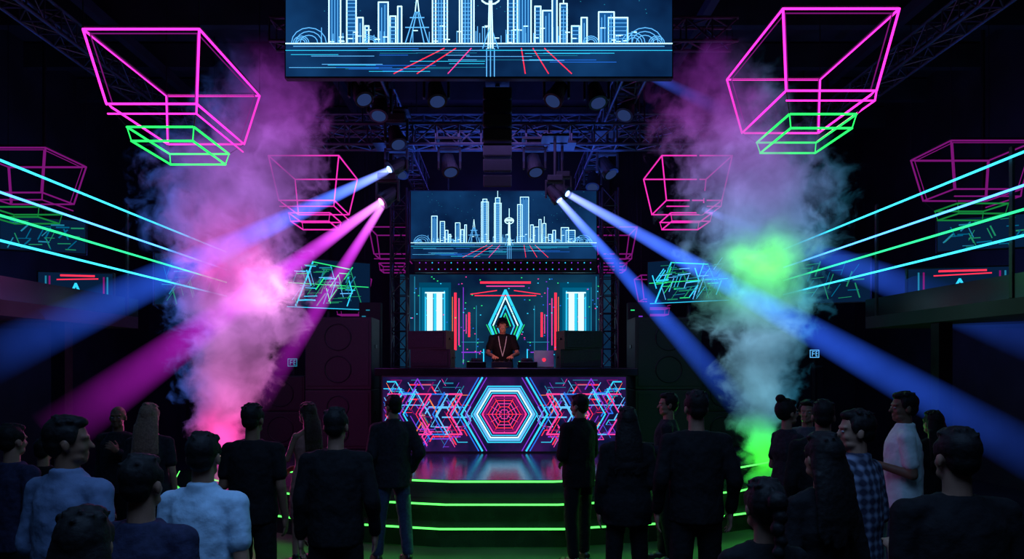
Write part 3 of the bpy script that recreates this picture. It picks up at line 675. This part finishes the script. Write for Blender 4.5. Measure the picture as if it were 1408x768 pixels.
def person(u,vt,d,yaw,lab,shirt='black',sleeve='short',pants='black',hair='short',hc='black',arms=('down','down'),fem=False,skin=None,hyaw=0,hpitch=0,base=0,wd=1.,dress=False,face=False,lean=0,stance=.0,h=None):
    skin=skin or SK
    if h is None: h=H+(500-vt)/1000*d-base
    s=h/1.775
    r=root('person',(xx(u,d),d,base),lab,'person','people in the club' if base==0 else None,math.radians(yaw),s)
    sw=(.15 if fem else .175)*wd; rl=math.radians(lean)
    LM=Matrix.Translation((0,0,.95))@Matrix.Rotation(-rl,4,'X')@Matrix.Translation((0,0,-.95))
    S=[LM@V((q*sw,0,1.405)) for q in(-1,1)]
    A=[]
    for q,a,sh in zip((-1,1),arms,S):
        e,w=ARM[a]; A.append((sh,sh+V((q*e[0],e[1],e[2])),sh+V((q*w[0],w[1],w[2])),a))
    if fem: T=[(.84,.15,.11),(.92,.172,.12),(1.0,.16,.11),(1.1,.125,.09),(1.2,.13,.1),(1.29,.145,.125),(1.36,.14,.1),(1.42,.11,.075),(1.47,.05,.05)]
    else: T=[(.84,.145,.11),(.92,.158,.115),(1.03,.148,.108),(1.14,.15,.11),(1.27,.165,.12),(1.36,.165,.112),(1.42,.13,.088),(1.475,.06,.06)]
    T=[(z,a*wd,c*wd) for z,a,c in T]
    legs=[]
    for q in(-1,1):
        sx=q*(.1+stance*.5); off=.05*q*(1 if R.random()<.5 else -1)
        legs.append((V((q*.088,0,.9)),V((sx+q*.01,.02+off*.4,.49)),V((q*(.11+stance),off,.085))))
    HM=LM@Matrix.Translation((0,0,1.5))@Matrix.Rotation(math.radians(hyaw),4,'Z')@Matrix.Rotation(-math.radians(hpitch),4,'X')@Matrix.Translation((0,0,-1.5))
    HR=HM.to_3x3()
    arm_r=(.05,.038,.027) if not fem else (.038,.031,.022)
    nk=.054 if not fem else .045
    b=MB()
    b.loft([((0,0,z),a-.006,c-.006) for z,a,c in T],skin,M=LM)
    b.cap(LM@V((0,-.012,1.43)),HM@V((0,-.008,1.57)),nk*1.06,skin,nk)
    for (sh,e,w,a),q in zip(A,(-1,1)):
        b.cap(LM@V((q*.04,-.012,1.445)),sh+V((-q*.01,0,-.005)),.036,skin,arm_r[0]*.9)
        b.sph(sh,arm_r[0]*1.02,skin); b.cap(sh,e,arm_r[0]*.97,skin,arm_r[1]); b.cap(e,w,arm_r[1]*1.03,skin,arm_r[2])
        dr=(w-e).normalized()
        if a in('down','slack','pocket'): hand(b,w,V((0,.12,-1)),V((-q,0,0)),V((0,1,0)),skin,.8)
        elif a=='dj': hand(b,w,V((-q*.1,1,-.15)),V((0,0,-1)),V((-q,0,0)),skin,.7)
        else: hand(b,w,dr,V((0,-.3,-1)) if a!='drink' else V((-q,0,0)),V((-q,0,.3)) if a!='drink' else V((0,0,1)),skin,1.5)
    for hp,kn,an in legs:
        b.cap(hp,kn,.078,skin,.046); b.cap(kn,an,.046,skin,.034); b.sph(kn+(an-kn)*.3-V((0,.012,0)),(.046,.05,.1),skin)
        b.cap(an+V((0,-.03,-.045)),an+V((0,.14,-.055)),.035,skin,.025)
    def hs(c,rad): b.sph(HM@V(c),rad,skin,rot=HR,seg=16)
    hs((0,-.012,1.665),(.073,.092,.085)); hs((0,.018,1.615),(.062,.068,.08)); hs((0,.052,1.552),(.03,.03,.025))
    b.cap(HM@V((0,.08,1.645)),HM@V((0,.102,1.61)),.008,skin,.012,seg=8)
    for q in(-1,1): hs((q*.075,-.008,1.625),(.01,.02,.03)); hs((q*.034,.055,1.607),(.022,.02,.022)); hs((q*.034,.03,1.565),(.024,.038,.024)); b.cap(HM@V((q*.012,.081,1.66)),HM@V((q*.045,.069,1.662)),.009,skin,seg=8)
    hs((0,.076,1.58),(.02,.0115,.006)); hs((0,.074,1.569),(.018,.0115,.007))
    mkobj('body',remesh(b,.007 if face else .0085,2,name='body'),r)
    if face:
        for q in(-1,1): MB().sph(HM@V((q*.03,.0765,1.638)),(.0125,.009,.007),EYE,rot=HR,seg=10).obj('eye',r,smooth=True)
    hm=HC[hc]
    if hair!='bald':
        b=MB(); rh=random.Random(int(u*7+vt))
        b.sph(HM@V((0,-.026,1.682)),(.08,.092,.083),hm,rot=HR,seg=18)
        b.sph(HM@V((0,-.05,1.635)),(.068,.062,.07),hm,rot=HR)
        b.sph(HM@V((0,.035,1.73)),(.055,.048,.03),hm,rot=HR)
        for q in(-1,1): b.sph(HM@V((q*.068,.01,1.668)),(.014,.03,.04),hm,rot=HR)
        for i in range(24):
            th=rh.uniform(0,6.283); ph=rh.uniform(0.0,1.0)
            c=V((.069*math.cos(th)*math.sin(ph),-.02+.08*math.sin(th)*math.sin(ph),1.682+.077*math.cos(ph)))
            dirn=V((.5*math.cos(th),.5*math.sin(th)+.3,.1)).normalized()*.03
            b.cap(HM@c,HM@(c+dirn*.8),.014,hm,.008,seg=6)
        if hair in('long','bun','braid'): b.sph(HM@V((0,-.03,1.665)),(.085,.095,.098),hm,rot=HR,seg=16)
        if hair=='long':
            b.loft([((0,-.118,1.27),.085,.022),((0,-.12,1.36),.11,.034),((0,-.1,1.48),.11,.048),((0,-.06,1.6),.097,.066),((0,-.03,1.7),.075,.075)],hm)
            for i in range(30):
                x0=rh.uniform(-.11,.11); yy=-.085-.025*(1-(x0/.11)**2); b.cap(V((x0*.85,yy,1.56)),V((x0*rh.uniform(.9,1.1),yy-.035,rh.uniform(1.22,1.32))),.02,hm,.01,seg=6)
        if hair=='bun': b.sph(HM@V((0,-.075,1.765)),(.045,.045,.04),hm)
        if hair=='braid':
            b.sph(HM@V((0,-.13,1.68)),(.045,.04,.045),hm)
            for i in range(8): b.sph(V((.006*(-1)**i,-.14-.004*i,1.62-.048*i)),.033-.002*i,hm)
        mkobj('hair',remesh(b,.0075,3,.006,.02,name='hair'),r)
    cm=CL[shirt]; b=MB(); g=.014 if sleeve!='jacket' else .026
    lo=.86 if sleeve!='jacket' else .8
    TT=[t for t in T if t[0]>=lo-.03]
    rings=[((0,0,lo),T[0][1]+g+.012,T[0][2]+g+.012)]+[((0,0,z),a+g+(.012 if z<1.2 else 0),c+g+(.012 if z<1.2 else 0)) for z,a,c in TT if z<1.44]+[((0,-.01,1.485),nk+.026,nk+.022)]
    if dress: rings=[((0,0,.52),.19,.15),((0,0,.7),.2,.15),((0,0,.86),.188,.145)]+[((0,0,z),a+.01,c+.01) for z,a,c in T if .86<z<1.4]+[((0,0,1.41),.12,.085)]
    b.loft(rings,cm,M=LM)
    for (sh,e,w,a),q in zip(A,(-1,1)):
        if dress: continue
        b.cap(LM@V((q*.055,-.012,1.438)),sh+V((-q*.01,0,.0)),.05,cm,arm_r[0]*1.0+g)
        b.sph(sh,arm_r[0]*1.03+g,cm)
        if sleeve=='short': b.cap(sh,sh+(e-sh)*.66,arm_r[0]+g*.8,cm,arm_r[1]+g+.006)
        else:
            b.cap(sh,e,arm_r[0]+g*.8,cm,arm_r[1]+g); b.cap(e,e+(w-e)*.93,arm_r[1]+g,cm,arm_r[2]+g*.7)
    if sleeve in('jacket','collar') or shirt in('ltblue','white','shirtblue','plaid'):
        b.loft([((0,-.012,1.46),nk+.028,nk+.024),((0,-.016,1.515),nk+.016,nk+.014)],cm,M=LM)
    mkobj('dress' if dress else 'shirt' if sleeve!='jacket' else 'jacket',remesh(b,.011,4,.02,.09,name='shirt'),r)
    if not dress:
        pm=CL[pants]; b=MB()
        b.loft([((0,0,.82),.155*wd,.12),((0,0,.92),T[1][1]+.012,T[1][2]+.012),((0,0,1.0),T[2][1]+.008,T[2][2]+.008)],pm)
        k2=.018 if fem else .026
        for hp,kn,an in legs:
            b.cap(hp-V((0,0,.03)),kn,.088 if fem else .094,pm,.048+k2); b.cap(kn,an+V((0,0,.03)),.048+k2,pm,.036+k2)
        mkobj('trousers',remesh(b,.013,3,.012,.07,name='trousers'),r)
    for hp,kn,an in legs:
        b=MB(); b.cap(an+V((0,-.035,-.035)),an+V((0,.07,-.04)),.043,SHOE,.044); b.sph(an+V((0,.13,-.05)),(.046,.07,.03),SHOE); b.cap(an+V((0,-.01,-.02)),an+V((0,-.005,.03)),.043,SHOE,.042)
        b.box(an+V((0,.05,-.077)),(.085,.27,.014),SHOE)
        mkobj('shoe',remesh(b,.01,2,name='shoe'),r)
    return r,HM,HR,LM,A
PP=person
PP(18,580,5.0,-20,'person in dark blue shirt seen from behind','navy','long','black',arms=('down','front'))
PP(95,568,3.6,-15,'person in dusty blue collared shirt with back turned','shirtblue','long','black',arms=('front','down'),hyaw=-50,skin=SK2)
PP(162,555,7.2,170,'person with shaved head lit pink facing the crowd','char','long','black','bald',skin=SK2,arms=('drink','down'),face=True,hyaw=20)
PP(206,552,6.5,5,'woman with long blonde hair in dark top','char','short','black','long','blonde',fem=True,arms=('front','down'),wd=1.08)
PP(196,620,2.95,-5,'person in dark shirt with short dark hair','navy','short','black',arms=('front','front'))
PP(280,590,3.6,-10,'person in light blue short-sleeved shirt with back turned','ltblue','short','black',arms=('front','down'),hyaw=15)
PP(348,552,5.6,-5,'person in black t-shirt standing with back turned','black','short','black',arms=('front','down'),skin=SK2,wd=1.05)
PP(422,551,7.5,55,'woman in short tan dress reaching forward','tan','short','black','long','brown',fem=True,dress=True,arms=('reach','clasp'),face=True)
PP(462,557,4.9,0,'person in black long-sleeved shirt with back turned','black','long','black',arms=('down','slack'),wd=1.04)
PP(540,541,7.6,25,'person in dark jacket and jeans with head turned','char','jacket','jean',arms=('slack','pocket'),hyaw=20,face=True,stance=.04)
PP(118,690,2.2,10,'woman with dark long hair close to the camera','black','short','black','long',fem=True,arms=('front','down'))
PP(796,540,7.6,40,'person in black jacket standing with clasped hands','black','jacket','black',arms=('clasp','clasp'),face=True,hyaw=10,stance=.02)
PP(862,557,5.9,0,'woman with long dark hair in black jacket','black','jacket','black','long',fem=True,arms=('down','front'),wd=1.1)
PP(918,538,7.6,75,'person in dark shirt turned sideways holding hands forward','char','long','black',arms=('front','front'),skin=SK,face=True,hyaw=15)
PP(957,534,5.4,0,'tall broad person in black long-sleeved shirt','black','long','black',arms=('slack','slack'),wd=1.08)
PP(1083,546,6.6,-75,'woman with hair bun in profile','char','short','black','bun',fem=True,arms=('front','down'),face=True)
PP(1110,548,7.3,150,'person with pink lit face looking toward the crowd','grey','long','black','short',arms=('down','drink'),face=True)
PP(1132,547,5.5,-20,'person in dark shirt standing in the crowd','black','long','black')
PP(1050,652,2.9,5,'woman with braided hair seen from behind','black','short','black','braid',fem=True,arms=('front','front'))
PP(1130,590,3.55,15,'woman with long straight dark hair seen from behind','black','long','black','long',fem=True)
PP(1176,560,4.3,35,'person in plaid shirt turned sideways','plaid','long','jean',arms=('front','front'),hyaw=45,face=True)
PP(1242,536,6.0,70,'person in white polo shirt standing in profile','white','short','jean',arms=('front','down'),hyaw=15,face=True,skin=SK2)
PP(1282,562,6.7,10,'woman in dark top standing in the crowd','black','long','black','long',fem=True)
PP(1314,583,3.1,0,'broad person in black shirt with back turned','black','short','black',arms=('front','front'),wd=1.15)
PP(60,600,6.0,10,'person in dark clothes in the crowd','black','long','black')
r,HM,HR,LM,A=PP(691,438,12.85,180,'dj in black t-shirt and headphones leaning over decks','black','short','black','short',arms=('dj','dj'),face=True,hpitch=22,lean=8,base=1.073,h=1.83,skin=SK)
b=MB()
pts=[HM@V((.092*math.cos(t),-.01,1.65+.115*math.sin(t))) for t in [math.pi*i/12 for i in range(13)]]
for a,c in zip(pts[:-1],pts[1:]): b.cap(a,c,.009,BLACK,seg=8)
for q in(-1,1): b.cyl(HM@V((q*.078,-.005,1.63)),HM@V((q*.105,-.005,1.63)),.036,BLACK,seg=16)
b.obj('headphones',r,smooth=True)
b=MB()
for q in(-1,1): b.cap(LM@V((q*.07,.095,1.45)),LM@V((q*.045,.155,1.3)),.006,CL['white'],seg=6); b.cap(LM@V((q*.045,.155,1.3)),LM@V((0,.16,1.12)),.006,CL['white'],seg=6)
b.obj('lanyard',r)
bpy.data.scenes.remove(TS)

# ------------------------------------------------------------ lights
def area(loc,rot,size,en,col,sy=None):
    l=bpy.data.lights.new('area_lamp','AREA'); l.energy=en; l.color=col; l.size=size
    if sy: l.shape='RECTANGLE'; l.size_y=sy
    o=bpy.data.objects.new('area_lamp',l); sc.collection.objects.link(o); o.location=loc; o.rotation_euler=rot; return o
def point(loc,en,col,rad=.3):
    l=bpy.data.lights.new('point_lamp','POINT'); l.energy=en; l.color=col; l.shadow_soft_size=rad
    o=bpy.data.objects.new('point_lamp',l); sc.collection.objects.link(o); o.location=loc
area((0,11.5,4.9),(math.pi,0,0),3.5,85,(.05,.15,1),3)         # ceiling wash
l=area((0,1.8,6.2),(math.radians(18),0,0),4,62,(.25,.5,1)); l.data.spread=math.radians(90)      # crowd wash
area((0,9.5,5.0),(math.radians(25),0,0),2,28,(.4,.25,1))      # stage wash
point(P(375,400,9.0),45,(1,.1,.6)); point(P(310,600,9.2),45,(1,.08,.5),.2)
point(P(1042,365,8.8),34,(.15,1,.2)); point(P(1048,640,8.9),30,(.1,1,.1),.2)
point((0,12.25,2.5),5.0,(1,.35,.3),.15)
point((-6.5,12.5,3.6),30,(.06,.14,1)); point((6.5,12.5,3.6),30,(.06,.14,1)); point((0,16.3,5.5),28,(.12,.1,1))
point((-6.8,7.5,1.9),7,(.1,.2,1)); point((6.8,7.5,1.9),5,(.6,.1,.3)); point((-6.8,7,5.5),4,(.25,.08,.9)); point((6.8,7,5.5),4,(.25,.08,.9))
area((0,7.9,.7),(0,0,0),3,14,(.1,1,.1),.6)
w=bpy.data.worlds.new('World'); sc.world=w; w.use_nodes=True
w.node_tree.nodes['Background'].inputs[0].default_value=(.02,.03,.08,1); w.node_tree.nodes['Background'].inputs[1].default_value=.03

cam=bpy.data.cameras.new('Camera'); co=bpy.data.objects.new('Camera',cam); sc.collection.objects.link(co)
co.location=(0,0,H); co.rotation_euler=(math.pi/2,0,0); cam.sensor_width=36; cam.lens=F/1408*36; cam.shift_x=14/1408; cam.shift_y=116/1408; cam.clip_start=.05
sc.camera=co
